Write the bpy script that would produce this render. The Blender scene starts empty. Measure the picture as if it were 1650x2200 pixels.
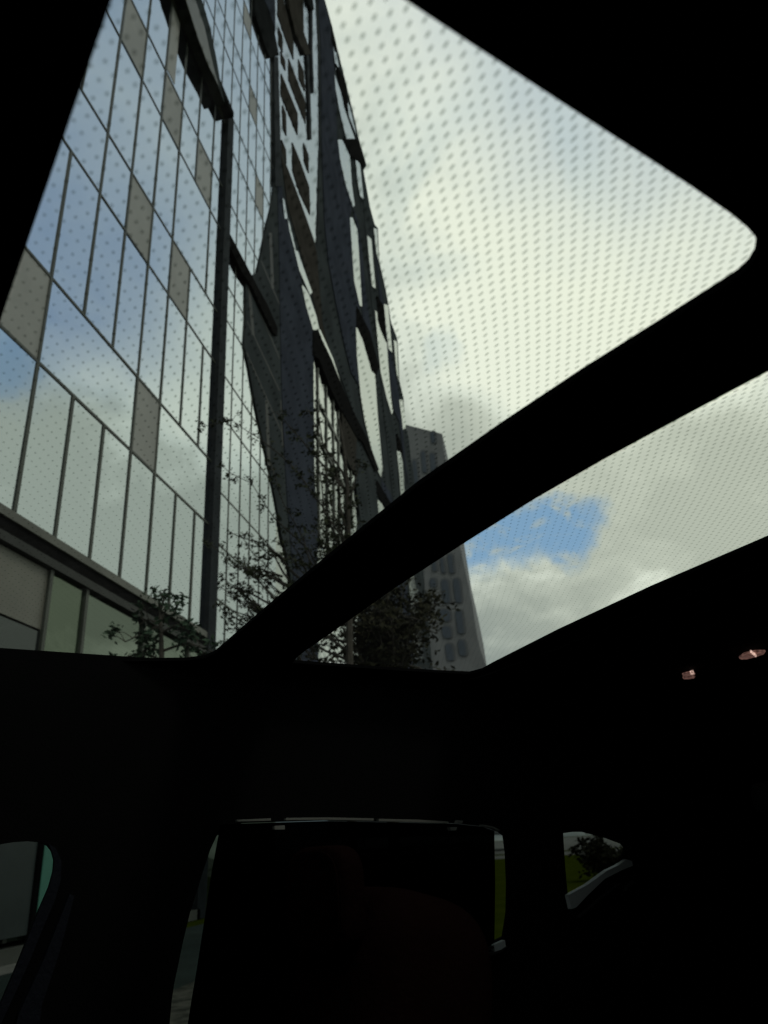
import bpy, bmesh, math, random
from mathutils import Vector, Matrix, noise
from mathutils.geometry import tessellate_polygon
random.seed(7)
C = bpy.context.scene.collection
R = math.radians

# ------------------------------------------------------------------ camera
CAM = Vector((0.0, 0.0, 1.1))
FPX = 1611.0                       # focal length in photo pixels (photo 1650 x 2200)
MX = Matrix(((0.9811524, 0.12663711, 0.1459555),
             (0.18465105, -0.39180396, -0.90132882),
             (-0.05695574, 0.91129178, -0.40780307)))
cam_d = bpy.data.cameras.new('camera')
cam_d.sensor_fit = 'VERTICAL'; cam_d.sensor_height = 36.0; cam_d.lens = 36.0 * FPX / 2200.0
cam_d.clip_start = 0.02; cam_d.clip_end = 3000
cam_d.dof.use_dof = True; cam_d.dof.focus_distance = 1.3; cam_d.dof.aperture_fstop = 6.8
cam = bpy.data.objects.new('camera', cam_d); C.objects.link(cam)
q, rr = MX.to_4x4().to_quaternion(), None
cam.rotation_euler = q.to_euler(); cam.location = CAM
bpy.context.scene.camera = cam

def ray(px, py):
    v = Vector((px - 825.0, -(py - 1100.0), -FPX)); v.normalize()
    return MX @ v

# ------------------------------------------------------------------ view
sc = bpy.context.scene
sc.view_settings.view_transform = 'Standard'; sc.view_settings.look = 'None'
sc.view_settings.exposure = 0.0; sc.view_settings.gamma = 1.0
sc.cycles.use_denoising = True
sc.cycles.max_bounces = 10; sc.cycles.transparent_max_bounces = 16
sc.cycles.glossy_bounces = 4; sc.cycles.diffuse_bounces = 3
sc.cycles.caustics_reflective = False; sc.cycles.caustics_refractive = False

# ------------------------------------------------------------------ node helper
class NT:
    def __init__(s, tree): s.t = tree; s.n = tree.nodes; s.l = tree.links
    def add(s, typ, **kw):
        n = s.n.new(typ)
        for k, v in kw.items(): setattr(n, k, v)
        return n
    def put(s, sock, v):
        if isinstance(v, bpy.types.NodeSocket): s.l.new(v, sock)
        else: sock.default_value = v
    def math(s, op, a, b=None, c=None, clamp=False):
        n = s.add('ShaderNodeMath', operation=op); n.use_clamp = clamp
        s.put(n.inputs[0], a)
        if b is not None: s.put(n.inputs[1], b)
        if c is not None: s.put(n.inputs[2], c)
        return n.outputs[0]
    def vec(s, op, a, b=None):
        n = s.add('ShaderNodeVectorMath', operation=op)
        s.put(n.inputs[0], a)
        if b is not None:
            if op == 'SCALE': s.put(n.inputs['Scale'], b)
            else: s.put(n.inputs[1], b)
        return n.outputs['Value'] if op in ('DOT_PRODUCT', 'LENGTH') else n.outputs['Vector']
    def noise(s, v, scale, detail=5, rough=0.55, dist=0.0):
        n = s.add('ShaderNodeTexNoise'); s.put(n.inputs['Vector'], v)
        n.inputs['Scale'].default_value = scale; n.inputs['Detail'].default_value = detail
        n.inputs['Roughness'].default_value = rough; n.inputs['Distortion'].default_value = dist
        return n
    def smooth(s, v, a, b, lo=0.0, hi=1.0):
        n = s.add('ShaderNodeMapRange', interpolation_type='SMOOTHSTEP')
        s.put(n.inputs[0], v)
        for i, x in enumerate((a, b, lo, hi)): n.inputs[i + 1].default_value = x
        return n.outputs[0]
    def mix(s, f, a, b):
        n = s.add('ShaderNodeMix', data_type='RGBA'); s.put(n.inputs[0], f)
        for sock, v in ((n.inputs[6], a), (n.inputs[7], b)):
            s.put(sock, v if isinstance(v, bpy.types.NodeSocket) or len(v) == 4 else (*v, 1.0))
        return n.outputs[2]

# ------------------------------------------------------------------ world: broken overcast
w = bpy.data.worlds.new('World'); sc.world = w; w.use_nodes = True
T = NT(w.node_tree); T.n.clear()
sun_dir = Vector((0.50, -0.30, 0.81)).normalized()
sun_el = math.asin(sun_dir.z); sun_az = math.atan2(sun_dir.x, sun_dir.y)
sky = T.add('ShaderNodeTexSky', sky_type='NISHITA'); sky.sun_disc = False
sky.sun_elevation = sun_el; sky.sun_rotation = sun_az; sky.air_density = 1.0; sky.dust_density = 0.8
tc = T.add('ShaderNodeTexCoord'); dirv = tc.outputs['Generated']
warp = T.noise(dirv, 3.2, 6, 0.6)
wv = T.vec('SCALE', T.vec('SUBTRACT', warp.outputs['Color'], (0.5, 0.5, 0.5)), 0.22)
dw = T.vec('NORMALIZE', T.vec('ADD', dirv, wv))
sep = T.add('ShaderNodeSeparateXYZ'); T.l.new(dirv, sep.inputs[0])
den = T.math('ADD', T.math('MAXIMUM', sep.outputs[2], 0.0), 0.28)
flat = T.add('ShaderNodeCombineXYZ')
T.l.new(T.math('DIVIDE', sep.outputs[0], den), flat.inputs[0]); T.l.new(T.math('DIVIDE', sep.outputs[1], den), flat.inputs[1])
flat.inputs[2].default_value = 0.3
n1 = T.noise(flat.outputs[0], 1.5, 8, 0.56, 0.35).outputs[0]
n2 = T.noise(flat.outputs[0], 4.2, 6, 0.55, 0.5).outputs[0]
n4 = T.noise(dw, 5.5, 8, 0.62, 0.6).outputs[0]
n5 = T.noise(T.vec('MULTIPLY', dirv, (1.0, 1.0, 2.2)), 4.0, 7, 0.58, 1.2).outputs[0]
def blob(px, py, rin, rout, mirrored=False, warped=True):
    d = ray(px, py)
    if mirrored: d = Vector((-d.x, d.y, d.z))
    dot = T.vec('DOT_PRODUCT', dw if warped else dirv, tuple(d))
    return T.smooth(dot, math.cos(R(rout)), math.cos(R(rin)))
val = T.math('MULTIPLY_ADD', n1, 2.3, -0.85)
val = T.math('ADD', val, T.math('MULTIPLY_ADD', n2, 1.7, -0.86))
soft = T.math('MULTIPLY_ADD', blob(1080, 420, 12, 30, False, False), -0.72, 1.0)
val = T.math('MULTIPLY_ADD', T.math('MULTIPLY_ADD', n4, 1.5, -0.75), soft, val)
val = T.math('MULTIPLY_ADD', T.math('MULTIPLY_ADD', n5, 1.6, -0.80), soft, val)
val = T.math('MULTIPLY_ADD', soft, -0.22, T.math('ADD', val, 0.22))
for px, py, a, b, m, wgt in ((1650, 520, 4, 30, False, 0.36), (950, 620, 4, 20, False, 0.02), (1000, 60, 4, 22, False, 0.10), (900, 480, 2, 7, False, -0.12), (1300, 700, 1, 6, False, -0.08), (1150, 620, 1, 5, False, 0.15), (1050, 330, 1, 6, False, -0.12),
                             (1420, 1040, 1, 9, False, -0.30), (1180, 1040, 1, 7, False, -0.18), (1300, 1200, 1, 8, False, 0.10),
                             (1080, 1300, 1, 6, False, 0.22), (1500, 1110, 1, 7, False, 0.12), (960, 900, 1, 7, False, -0.05),
                             (1150, 260, 1, 9, False, -0.10),
                             (430, 720, 3, 12, True, 0.50), (570, 620, 2, 12, True, 0.45), (100, 900, 1, 7, True, -0.85), (170, 850, 0, 4, True, 0.25), (170, 790, 0, 4, True, 0.5), (230, 960, 1, 4, True, 0.30),
                             (280, 1190, 1, 8, True, -0.75), (220, 1100, 4, 17, True, -0.36), (40, 1010, 1, 5, True, 0.15), (60, 1120, 1, 5, True, -0.30), (390, 1010, 1, 5, True, -0.35), (240, 1080, 1, 4, True, 0.2), (560, 1200, 2, 9, True, -0.45), (400, 1120, 1, 4, True, 0.15), (440, 1240, 1, 5, True, -0.3), (950, 800, 1, 5, False, -0.10), (1000, 960, 1, 5, False, -0.22),
                             (300, 200, 4, 22, True, 0.12), (600, 250, 4, 16, True, 0.25)):
    val = T.math('MULTIPLY_ADD', blob(px, py, a, b, m), wgt, val)
val = T.math('ADD', val, 0.0, clamp=True)
cr = T.add('ShaderNodeValToRGB'); T.l.new(val, cr.inputs[0])
e = cr.color_ramp.elements
e[0].position = 0.0; e[0].color = (0.20, 0.245, 0.27, 1)
e[1].position = 1.0; e[1].color = (1.0, 1.02, 0.95, 1)
m_ = e.new(0.35); m_.color = (0.36, 0.405, 0.41, 1)
m_ = e.new(0.68); m_.color = (0.74, 0.79, 0.77, 1)
# warm brightening of the cloud cover towards the veiled sun
glow = blob(1750, 600, 5, 45, False, False)
cloud = T.mix(T.math('MULTIPLY', glow, 0.42), cr.outputs[0], (1.12, 1.12, 0.90))
# thin blue haze on the west side, real gaps of blue
haze_b = T.math('MAXIMUM', blob(150, 430, 3, 15, True), T.math('MULTIPLY', blob(330, 60, 4, 24, True), 0.8))
cloud = T.mix(T.math('MULTIPLY', haze_b, T.smooth(n1, 0.80, 0.35, 0.6, 1.0)), cloud, (0.24, 0.36, 0.60))
cloud = T.mix(T.math('MULTIPLY', blob(1060, 420, 2, 10, False), T.smooth(n2, 0.62, 0.40, 0.0, 0.35)), cloud, (0.55, 0.68, 0.76))
cloud = T.mix(T.math('MULTIPLY', blob(948, 762, 0.3, 2.0, False), 0.32), cloud, (0.50, 0.62, 0.70))
n3 = T.noise(flat.outputs[0], 11.0, 6, 0.6, 0.8).outputs[0]
skyc = T.vec('SCALE', sky.outputs[0], 0.10)
gap = T.math('MAXIMUM', blob(1130, 1125, 1.6, 3.6), blob(1030, 1155, 1.0, 3.4))
gap = T.math('MAXIMUM', gap, blob(1235, 1118, 1.4, 3.6))
gap = T.math('MULTIPLY', gap, T.smooth(n2, 0.66, 0.54))
gap = T.math('MULTIPLY', gap, T.smooth(n3, 0.66, 0.50, 0.35, 1.0))
gap = T.math('MAXIMUM', gap, T.math('MULTIPLY', blob(20, 745, 0.5, 2.8, True), 0.55))
gap = T.math('MAXIMUM', gap, T.math('MULTIPLY', blob(1165, 1385, 0.2, 1.6), 0.35))
blue = T.mix(0.35, skyc, (0.16, 0.38, 0.72))
blue = T.mix(0.75, blue, (0.28, 0.47, 0.72))
col = T.mix(gap, cloud, blue)
# below the horizon plain ground tone
col = T.mix(T.smooth(sep.outputs[2], -0.02, 0.02), (0.10, 0.11, 0.08), col)
bg = T.add('ShaderNodeBackground'); T.l.new(col, bg.inputs[0]); bg.inputs[1].default_value = 1.0
out = T.add('ShaderNodeOutputWorld'); T.l.new(bg.outputs[0], out.inputs[0])

sun_d = bpy.data.lights.new('sun', 'SUN'); sun_d.energy = 0.8; sun_d.angle = R(14); sun_d.color = (1, 0.95, 0.86)
sun = bpy.data.objects.new('sun', sun_d); C.objects.link(sun)
sun.rotation_euler = sun_dir.to_track_quat('Z', 'Y').to_euler(); sun.location = (0, 0, 60)

# ------------------------------------------------------------------ materials
def mat(name, col, rough=0.6, metal=0.0, spec=0.5, var=0.0, vscale=3.0, bump=0.0, bscale=20.0, col2=None, coat=0.0):
    m = bpy.data.materials.new(name); m.use_nodes = True
    N = NT(m.node_tree); b = N.n['Principled BSDF']
    b.inputs['Roughness'].default_value = rough; b.inputs['Metallic'].default_value = metal
    b.inputs['Specular IOR Level'].default_value = spec; b.inputs['Coat Weight'].default_value = coat
    t = N.add('ShaderNodeTexCoord').outputs['Object']
    if var or col2:
        n = N.noise(t, vscale, 6, 0.6)
        c2 = col2 or tuple(c * (1 - var) for c in col)
        N.l.new(N.mix(N.smooth(n.outputs[0], 0.35, 0.65), col, c2), b.inputs['Base Color'])
    else: b.inputs['Base Color'].default_value = (*col, 1)
    if bump:
        n = N.noise(t, bscale, 4); bp = N.add('ShaderNodeBump'); bp.inputs['Strength'].default_value = bump
        bp.inputs['Distance'].default_value = 0.02
        N.l.new(n.outputs[0], bp.inputs['Height']); N.l.new(bp.outputs[0], b.inputs['Normal'])
    return m

def mirror_mat(name, tint, base, refl=0.86, wav=0.003, wscale=0.45):
    """sky-reflecting curtain wall glass with the slight roller wave real panes have"""
    m = bpy.data.materials.new(name); m.use_nodes = True
    N = NT(m.node_tree); N.n.clear()
    t = N.add('ShaderNodeTexCoord').outputs['Object']
    n = N.noise(t, wscale, 2, 0.5)
    bp = N.add('ShaderNodeBump'); bp.inputs['Strength'].default_value = 1.0; bp.inputs['Distance'].default_value = wav
    N.l.new(n.outputs[0], bp.inputs['Height'])
    g = N.add('ShaderNodeBsdfGlossy'); g.inputs['Color'].default_value = (*tint, 1); g.inputs['Roughness'].default_value = 0.015
    N.l.new(bp.outputs[0], g.inputs['Normal'])
    d = N.add('ShaderNodeBsdfDiffuse'); d.inputs['Color'].default_value = (*base, 1)
    x = N.add('ShaderNodeMixShader'); x.inputs[0].default_value = refl
    N.l.new(d.outputs[0], x.inputs[1]); N.l.new(g.outputs[0], x.inputs[2])
    o = N.add('ShaderNodeOutputMaterial'); N.l.new(x.outputs[0], o.inputs[0])
    return m

def tint_mat(name, tint, gloss=0.03, rough=0.02):
    m = bpy.data.materials.new(name); m.use_nodes = True
    N = NT(m.node_tree); N.n.clear()
    tr = N.add('ShaderNodeBsdfTransparent'); tr.inputs[0].default_value = (*tint, 1)
    g = N.add('ShaderNodeBsdfGlossy'); g.inputs['Roughness'].default_value = rough
    x = N.add('ShaderNodeMixShader'); x.inputs[0].default_value = gloss
    N.l.new(tr.outputs[0], x.inputs[1]); N.l.new(g.outputs[0], x.inputs[2])
    o = N.add('ShaderNodeOutputMaterial'); N.l.new(x.outputs[0], o.inputs[0])
    return m

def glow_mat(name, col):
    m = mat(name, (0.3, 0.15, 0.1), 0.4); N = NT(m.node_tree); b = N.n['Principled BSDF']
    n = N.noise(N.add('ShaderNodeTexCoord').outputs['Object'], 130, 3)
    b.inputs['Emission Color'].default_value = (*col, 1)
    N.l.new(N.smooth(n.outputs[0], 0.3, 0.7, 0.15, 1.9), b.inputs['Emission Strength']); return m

def dusty(m):
    N = NT(m.node_tree); o = [n for n in N.n if n.type == 'OUTPUT_MATERIAL'][0]
    src = o.inputs[0].links[0].from_socket; t = N.add('ShaderNodeTexCoord').outputs['Object']
    mp = N.add('ShaderNodeMapping'); N.l.new(t, mp.inputs[0]); mp.inputs['Scale'].default_value = (3, 14, 3); mp.inputs['Rotation'].default_value = (0, 0, 0.5)
    sm = N.smooth(N.noise(mp.outputs[0], 2.0, 6, 0.7, 1.0).outputs[0], 0.50, 0.80)
    sp = N.smooth(N.noise(t, 260.0, 2).outputs[0], 0.76, 0.80)
    f = N.math('ADD', N.math('MULTIPLY_ADD', sm, 0.010, 0.002), N.math('MULTIPLY', sp, 0.05))
    tl = N.add('ShaderNodeBsdfTranslucent'); tl.inputs[0].default_value = (0.8, 0.8, 0.78, 1)
    x = N.add('ShaderNodeMixShader'); N.l.new(f, x.inputs[0]); N.l.new(src, x.inputs[1]); N.l.new(tl.outputs[0], x.inputs[2])
    N.l.new(x.outputs[0], o.inputs[0]); return m

M = dict(
    glass=mirror_mat('facade_glass', (0.64, 0.70, 0.745), (0.03, 0.035, 0.045), 0.9),
    glass_strip=mirror_mat('facade_glass_far', (0.58, 0.61, 0.61), (0.03, 0.035, 0.035), 0.9, 0.04, 1.6),
    gf_glass=mirror_mat('ground_floor_glass', (0.18, 0.21, 0.18), (0.05, 0.07, 0.05), 0.8, 0.02),
    gf_green=mirror_mat('ground_floor_green_glass', (0.17, 0.20, 0.16), (0.06, 0.085, 0.055), 0.7, 0.03, 0.9),
    base_dark=mat('dark_entrance_panel', (0.085, 0.10, 0.10), 0.3, var=0.15),
    base_glass=mirror_mat('entrance_glass', (0.13, 0.14, 0.14), (0.03, 0.035, 0.035), 0.6, 0.02),
    mull=mat('mullion_aluminium', (0.060, 0.066, 0.054), 0.5, spec=0.3, var=0.25, vscale=2),
    tan=mat('beige_panel', (0.31, 0.305, 0.288), 0.55, var=0.15, vscale=0.8),
    grey_panel=mat('grey_panel', (0.15, 0.145, 0.12), 0.5, var=0.25, vscale=0.7),
    grey_dark=mat('dark_grey_panel', (0.035, 0.036, 0.033), 0.6, spec=0.2, var=0.2),
    brown=mat('brown_panel', (0.050, 0.046, 0.041), 0.9, spec=0.0, var=0.3, vscale=1.2),
    navy=mat('slate_cladding', (0.048, 0.055, 0.074), 0.9, spec=0.0, var=0.28, vscale=0.5, bump=0.2, bscale=1.5),
    slate=mat('green_grey_cladding', (0.050, 0.058, 0.062), 0.9, spec=0.0, var=0.3, vscale=0.4, bump=0.2, bscale=1.5),
    black=mat('black_metal', (0.012, 0.012, 0.012), 0.9, spec=0.0, var=0.3),
    soffit=mat('dark_soffit', (0.018, 0.020, 0.021), 0.9, spec=0.0, var=0.3, vscale=1.0),
    post=mat('dark_post', (0.034, 0.039, 0.044), 0.8, spec=0.02, var=0.3, vscale=1.5),
    slabm=mat('concrete_slab', (0.16, 0.16, 0.14), 0.8, var=0.25, vscale=1.2),
    tower=mat('tower_concrete', (0.190, 0.194, 0.205), 0.85, var=0.22, vscale=0.25, bump=0.2, bscale=2),
    tower_shade=mat('tower_window_shade', (0.120, 0.125, 0.135), 0.9, spec=0.0),
    tower_glass=mat('tower_window_glass', (0.085, 0.10, 0.125), 0.8, spec=0.05),
    teal=mat('teal_panel', (0.17, 0.50, 0.38), 0.4, var=0.12, vscale=2),
    leaf=mat('leaf', (0.030, 0.038, 0.020), 0.8, spec=0.1, col2=(0.045, 0.05, 0.026), vscale=2.5),
    leaf_d=mat('leaf_brownish', (0.022, 0.023, 0.013), 0.8, spec=0.1, col2=(0.036, 0.034, 0.019), vscale=2.5),
    leaf_g=mat('leaf_green', (0.028, 0.052, 0.034), 0.8, spec=0.1, col2=(0.045, 0.07, 0.042), vscale=2.0),
    bark=mat('bark', (0.05, 0.042, 0.033), 0.9, var=0.4, vscale=8, bump=0.4, bscale=14),
    grass=mat('grass_ground', (0.045, 0.060, 0.004), 0.95, spec=0.0, col2=(0.06, 0.075, 0.006), vscale=1.1, bump=0.6, bscale=9),
    asphalt=mat('asphalt', (0.05, 0.05, 0.05), 0.9, var=0.3, vscale=2, bump=0.3, bscale=40),
    paving=mat('paving', (0.22, 0.21, 0.19), 0.85, var=0.35, vscale=1.6, bump=0.3, bscale=8),
    gravel=mat('gravel', (0.17, 0.16, 0.13), 0.95, col2=(0.04, 0.042, 0.03), vscale=5, bump=0.5, bscale=14),
    bed=mat('planting_bed', (0.025, 0.045, 0.038), 0.95, var=0.4, vscale=2),
    kerb=mat('kerb_stone', (0.34, 0.32, 0.29), 0.8, var=0.2, vscale=4),
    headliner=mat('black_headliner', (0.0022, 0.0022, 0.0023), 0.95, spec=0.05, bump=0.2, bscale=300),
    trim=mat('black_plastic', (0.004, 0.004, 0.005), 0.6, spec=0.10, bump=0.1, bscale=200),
    gasket=mat('satin_trim', (0.018, 0.018, 0.018), 0.5, spec=0.3),
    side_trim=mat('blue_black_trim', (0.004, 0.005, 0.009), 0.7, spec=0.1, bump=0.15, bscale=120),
    bar=mat('grey_bar', (0.12, 0.12, 0.11), 0.4, spec=0.4),
    sill=mat('grey_paint', (0.45, 0.47, 0.47), 0.35, var=0.1, vscale=5),
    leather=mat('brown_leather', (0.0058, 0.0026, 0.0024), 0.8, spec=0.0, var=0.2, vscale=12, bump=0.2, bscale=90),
    frit=tint_mat('black_frit', (0.47, 0.49, 0.47), 0.0),
    copper=glow_mat('glowing_copper', (0.085, 0.045, 0.037)), glint=glow_mat('glowing_glint', (0.50, 0.33, 0.27)),  # emission painted in for copper reflections and their bright glint
    car_paint=mat('dark_car_paint', (0.03, 0.032, 0.036), 0.3, 0.4, coat=0.6),
    roof_glass=dusty(tint_mat('tinted_roof_glass', (0.80, 0.84, 0.79), 0.015)),
    side_glass=tint_mat('privacy_glass', (0.23, 0.26, 0.245), 0.0),
    shade=tint_mat('black_mesh_shade', (0.05, 0.05, 0.05), 0.0),
    white=mat('white_render', (0.55, 0.52, 0.48), 0.7, var=0.2),
)

# ------------------------------------------------------------------ object helpers
def link(name, me, m=None, parent=None):
    o = bpy.data.objects.new(name, me); C.objects.link(o)
    if m is not None: me.materials.append(m)
    if parent is not None: o.parent = parent
    return o
def tag(o, label=None, cat=None, group=None, kind=None):
    if label: o['label'] = label
    if cat: o['category'] = cat
    if group: o['group'] = group
    if kind: o['kind'] = kind
    return o
def empty(name, loc=(0, 0, 0)):
    o = bpy.data.objects.new(name, None); C.objects.link(o); o.location = loc; o.empty_display_size = 0.2
    return o
def mesh(verts, faces, smooth=False):
    me = bpy.data.meshes.new('m'); me.from_pydata([tuple(v) for v in verts], [], faces); me.update()
    if smooth:
        for p in me.polygons: p.use_smooth = True
    return me
def local(parent, pts):
    if parent is None: return pts
    off = parent.location if parent.parent is None else parent.location + parent.parent.location
    return [Vector(p) - off for p in pts]

def slab(name, loops, O, ex, ey, ez, thick, m, parent=None):
    """solid plate: loops of (a, b) in the frame O, ex, ey; front at O, back at -thick along ez"""
    base = Vector((0, 0, 0))
    if parent is not None:
        p = parent
        while p is not None: base += p.location; p = p.parent
    polys = [[Vector((a, b, 0)) for a, b in lp] for lp in loops]
    tris = tessellate_polygon(polys)
    flatp = [p for lp in polys for p in lp]; n = len(flatp)
    vs = [O + ex * p.x + ey * p.y - base for p in flatp]
    vs += [v - ez * thick for v in vs]
    fs = [tuple(t) for t in tris] + [(t[2] + n, t[1] + n, t[0] + n) for t in tris]
    i = 0
    for lp in polys:
        k = len(lp)
        for j in range(k): a, b = i + j, i + (j + 1) % k; fs.append((a, b, b + n, a + n))
        i += k
    me = mesh(vs, fs)
    bm = bmesh.new(); bm.from_mesh(me); bmesh.ops.recalc_face_normals(bm, faces=bm.faces); bm.to_mesh(me); bm.free()
    return link(name, me, m, parent)

def add_box(V, F, lo, hi):
    i = len(V)
    for z in (lo[2], hi[2]):
        for x, y in ((lo[0], lo[1]), (hi[0], lo[1]), (hi[0], hi[1]), (lo[0], hi[1])): V.append((x, y, z))
    F += [(i, i+3, i+2, i+1), (i+4, i+5, i+6, i+7), (i, i+1, i+5, i+4), (i+1, i+2, i+6, i+5), (i+2, i+3, i+7, i+6), (i+3, i, i+4, i+7)]
def box(name, lo, hi, m, parent=None, bevel=0.0):
    V, F = [], []; add_box(V, F, lo, hi)
    b = Vector((0, 0, 0)); p = parent
    while p is not None: b += p.location; p = p.parent
    V = [Vector(v) - b for v in V]
    me = mesh(V, F)
    if bevel:
        bm = bmesh.new(); bm.from_mesh(me)
        bmesh.ops.bevel(bm, geom=bm.edges[:], offset=bevel, segments=2, profile=0.5, affect='EDGES'); bm.to_mesh(me); bm.free()
    return link(name, me, m, parent)

def tube_mesh(V, F, pts, rad, seg=6):
    pts = [Vector(p) for p in pts]; start = len(V); up = Vector((0.3, 0.2, 1)).normalized()
    for i, p in enumerate(pts):
        t = (pts[min(i+1, len(pts)-1)] - pts[max(i-1, 0)]).normalized()
        a = t.cross(up); a = a.normalized() if a.length > 1e-4 else Vector((1, 0, 0)); b = t.cross(a)
        r = rad[i] if isinstance(rad, (list, tuple)) else rad
        for k in range(seg):
            an = 2 * math.pi * k / seg; V.append(p + a * math.cos(an) * r + b * math.sin(an) * r)
    for i in range(len(pts) - 1):
        for k in range(seg):
            a = start + i * seg + k; b = start + i * seg + (k + 1) % seg
            F.append((a, b, b + seg, a + seg))
    F.append(tuple(start + k for k in reversed(range(seg)))); e0 = start + (len(pts) - 1) * seg
    F.append(tuple(e0 + k for k in range(seg)))

# ------------------------------------------------------------------ ground
GZ = 0.0
D = 7.0                            # distance camera - main facade plane
def sheet(name, x0, y0, x1, y1, z, m):
    o = link(name, mesh([(x0, y0, z), (x1, y0, z), (x1, y1, z), (x0, y1, z)], [(0, 1, 2, 3)]), m)
    return tag(o, kind='structure')
sheet('ground', -1500, -1500, 1500, 1500, -0.012, M['grass'])
sheet('road', -2.5, -60, 4.5, 9.0, -0.004, M['asphalt'])
sheet('pavement', -7.2, -20, -6.3, 13.2, 0.000, M['kerb'])
sheet('planting_bed', -6.3, -20, -3.5, 24, 0.004, M['bed'])
sheet('gravel_bed', -3.5, -20, -2.5, 9.0, 0.004, M['gravel'])
sheet('footpath', -60, 54, 160, 66, 0.000, M['paving'])
sheet('plaza', 2.6, 33, 200, 53, 0.000, M['kerb'])
sheet('far_path', -60, 72, 600, 900, 0.000, M['paving'])

# ------------------------------------------------------------------ office building
def P(px, py, X):                  # point of the vertical plane x = X seen at a photo pixel
    v = ray(px, py); t = X / v.x
    return (v.y * t, CAM.z + v.z * t)
EY, EZ, EX = Vector((0, 1, 0)), Vector((0, 0, 1)), Vector((1, 0, 0))
bld = empty('office_building', (-D - 6, 20, 0))
tag(bld, 'tall glass-walled office building with dark angular cladding fins beside the car', 'building')
def fac(name, pix, X, thick, m):
    return slab(name, [[P(x, y, X) for x, y in pix]], Vector((X, 0, 0)), EY, EZ, EX, thick, m, bld)
def yz(name, y0, z0, y1, z1, X, thick, m, proud=0.0):
    o = box(name, (X - thick, y0, z0), (X + proud, y1, z1), m, bld)
    if name == 'glass_panel':
        ta, tb_ = random.uniform(-0.0022, 0.0022), random.uniform(-0.0022, 0.0022)
        for v in o.data.vertices:
            w_ = v.co + bld.location
            v.co.x += ta * (w_.y - (y0 + y1) / 2) + tb_ * (w_.z - (z0 + z1) / 2)
    return o
ZC = CAM.z
def zz(v): return ZC + v * D
# bay nearest the car: x = -D
Y0, DY = 1.286 * D, 0.1475 * D
YE = 2.305 * D
rows = [(0.685, 1.075, 'v'), (1.075, 1.325, 's'), (1.325, 1.76, 'v'), (1.76, 2.005, 's'), (2.005, 2.443, 'v'), (2.443, 2.69, 's'),
        (2.69, 3.095, 'v')]
ks = list(range(-9, 8))
def ky(k): return Y0 + DY * k
panels = {(1, -1), (1, 3), (3, 2), (3, 4), (5, 1), (5, 3), (5, 5)}
skip = {(1, 1), (1, 2), (1, 5), (1, 6), (1, -2), (1, -4), (3, 0), (3, 6), (4, 5), (3, -1), (3, -3), (5, 0), (5, -3), (5, -1)}
def tt(ri): return 0.036 if ri < 1 else 0.030
for ri, (a, b, kind) in enumerate(rows):
    za, zb = zz(a), zz(b)
    edges = [k for k in ks if (ri, k) not in skip]; t_ = tt(ri)
    for i, k in enumerate(edges):
        y0 = ky(k); y1 = ky(edges[i + 1]) if i + 1 < len(edges) else YE
        if y1 - y0 < 0.2: continue
        if y0 < ky(-4) and ri > 0: continue
        g = yz('spandrel_panel' if (ri, k) in panels else 'glass_panel', y0 + t_, za + t_, y1 - t_, zb - t_, -D, 0.05,
               M['tan'] if (ri, k) in panels else M['glass'])
        if (ri, k) in panels: g['label'] = 'beige opaque panel'
        yz('mullion', y0 - t_, za + t_, y0 + t_, zb - t_, -D, 0.06, M['mull'], 0.02)
t_ = 0.028
for z in [r[0] for r in rows[1:]] + [3.095]:
    yz('transom', ky(-9), zz(z) - t_, YE - 0.02, zz(z) + t_, -D, 0.06, M['mull'], 0.016)
t_ = 0.04
yz('back_wall', ky(-12), 0, YE - 0.05, zz(3.1), -D - 0.3, 0.4, M['black'])
yz('spandrel_panel', 1.735 * D, zz(2.71), 1.80 * D, zz(3.08), -D, 0.03, M['tan'], 0.012)['label'] = 'narrow grey panel under the ledge'
# first floor slab edge: pale lip, dark recess, pale lip
yz('floor_edge', ky(-12), zz(0.664), YE, zz(0.684), -D, 0.2, M['slabm'], 0.10)
yz('floor_edge', ky(-12), zz(0.632), YE, zz(0.664), -D, 0.2, M['black'], 0.06)
yz('floor_edge', ky(-12), zz(0.612), YE, zz(0.632), -D, 0.2, M['grey_dark'], 0.10)
# ground floor
gm = {0: M['grey_panel'], 1: M['gf_green'], 2: M['gf_glass'], 3: M['gf_glass'], 4: M['gf_glass'], 5: M['gf_glass'], 6: M['gf_glass']}
for k, k2 in ((-5, -3), (-3, -1), (-1, 1), (1, 2), (2, 4), (4, 6), (6, 7)):
    y0 = ky(k); y1 = min(ky(k2), YE)
    zb = zz(0.612)
    zm = zz(0.47)
    if k <= 0:
        yz('wall_panel', y0 + t_, zm + 0.02, y1 - t_, zb - 0.02, -D, 0.06, M['grey_panel'])
        yz('wall_panel', y0 + t_, 0.25, y1 - t_, zm - 0.02, -D, 0.06, M['base_glass'])
    else:
        yz('glass_panel', y0 + t_, 0.25, y1 - t_, zb - 0.02, -D, 0.06, gm[k])
    yz('mullion', y0 - t_, 0.25, y0 + t_, zb - 0.004, -D, 0.06, M['mull'], 0.05)
tp = yz('wall_panel', 10.62, 0.3, 11.4, 2.4, -D, 0.02, M['teal'], 0.09)
yz('mullion', 10.50, 0.25, 10.60, 2.4, -D, 0.02, M['black'], 0.09)
yz('wall_panel', 7.0, 0.3, 10.48, 2.4, -D, 0.02, M['base_dark'], 0.06)
yz('wall_panel', 11.42, 0.3, YE - 0.2, 2.4, -D, 0.02, M['base_dark'], 0.06)
tp['label'] = 'teal glass panel at the entrance'
yz('plinth', ky(-12), 0, YE, 0.18, -D, 0.3, M['slabm'], 0.12)
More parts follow.
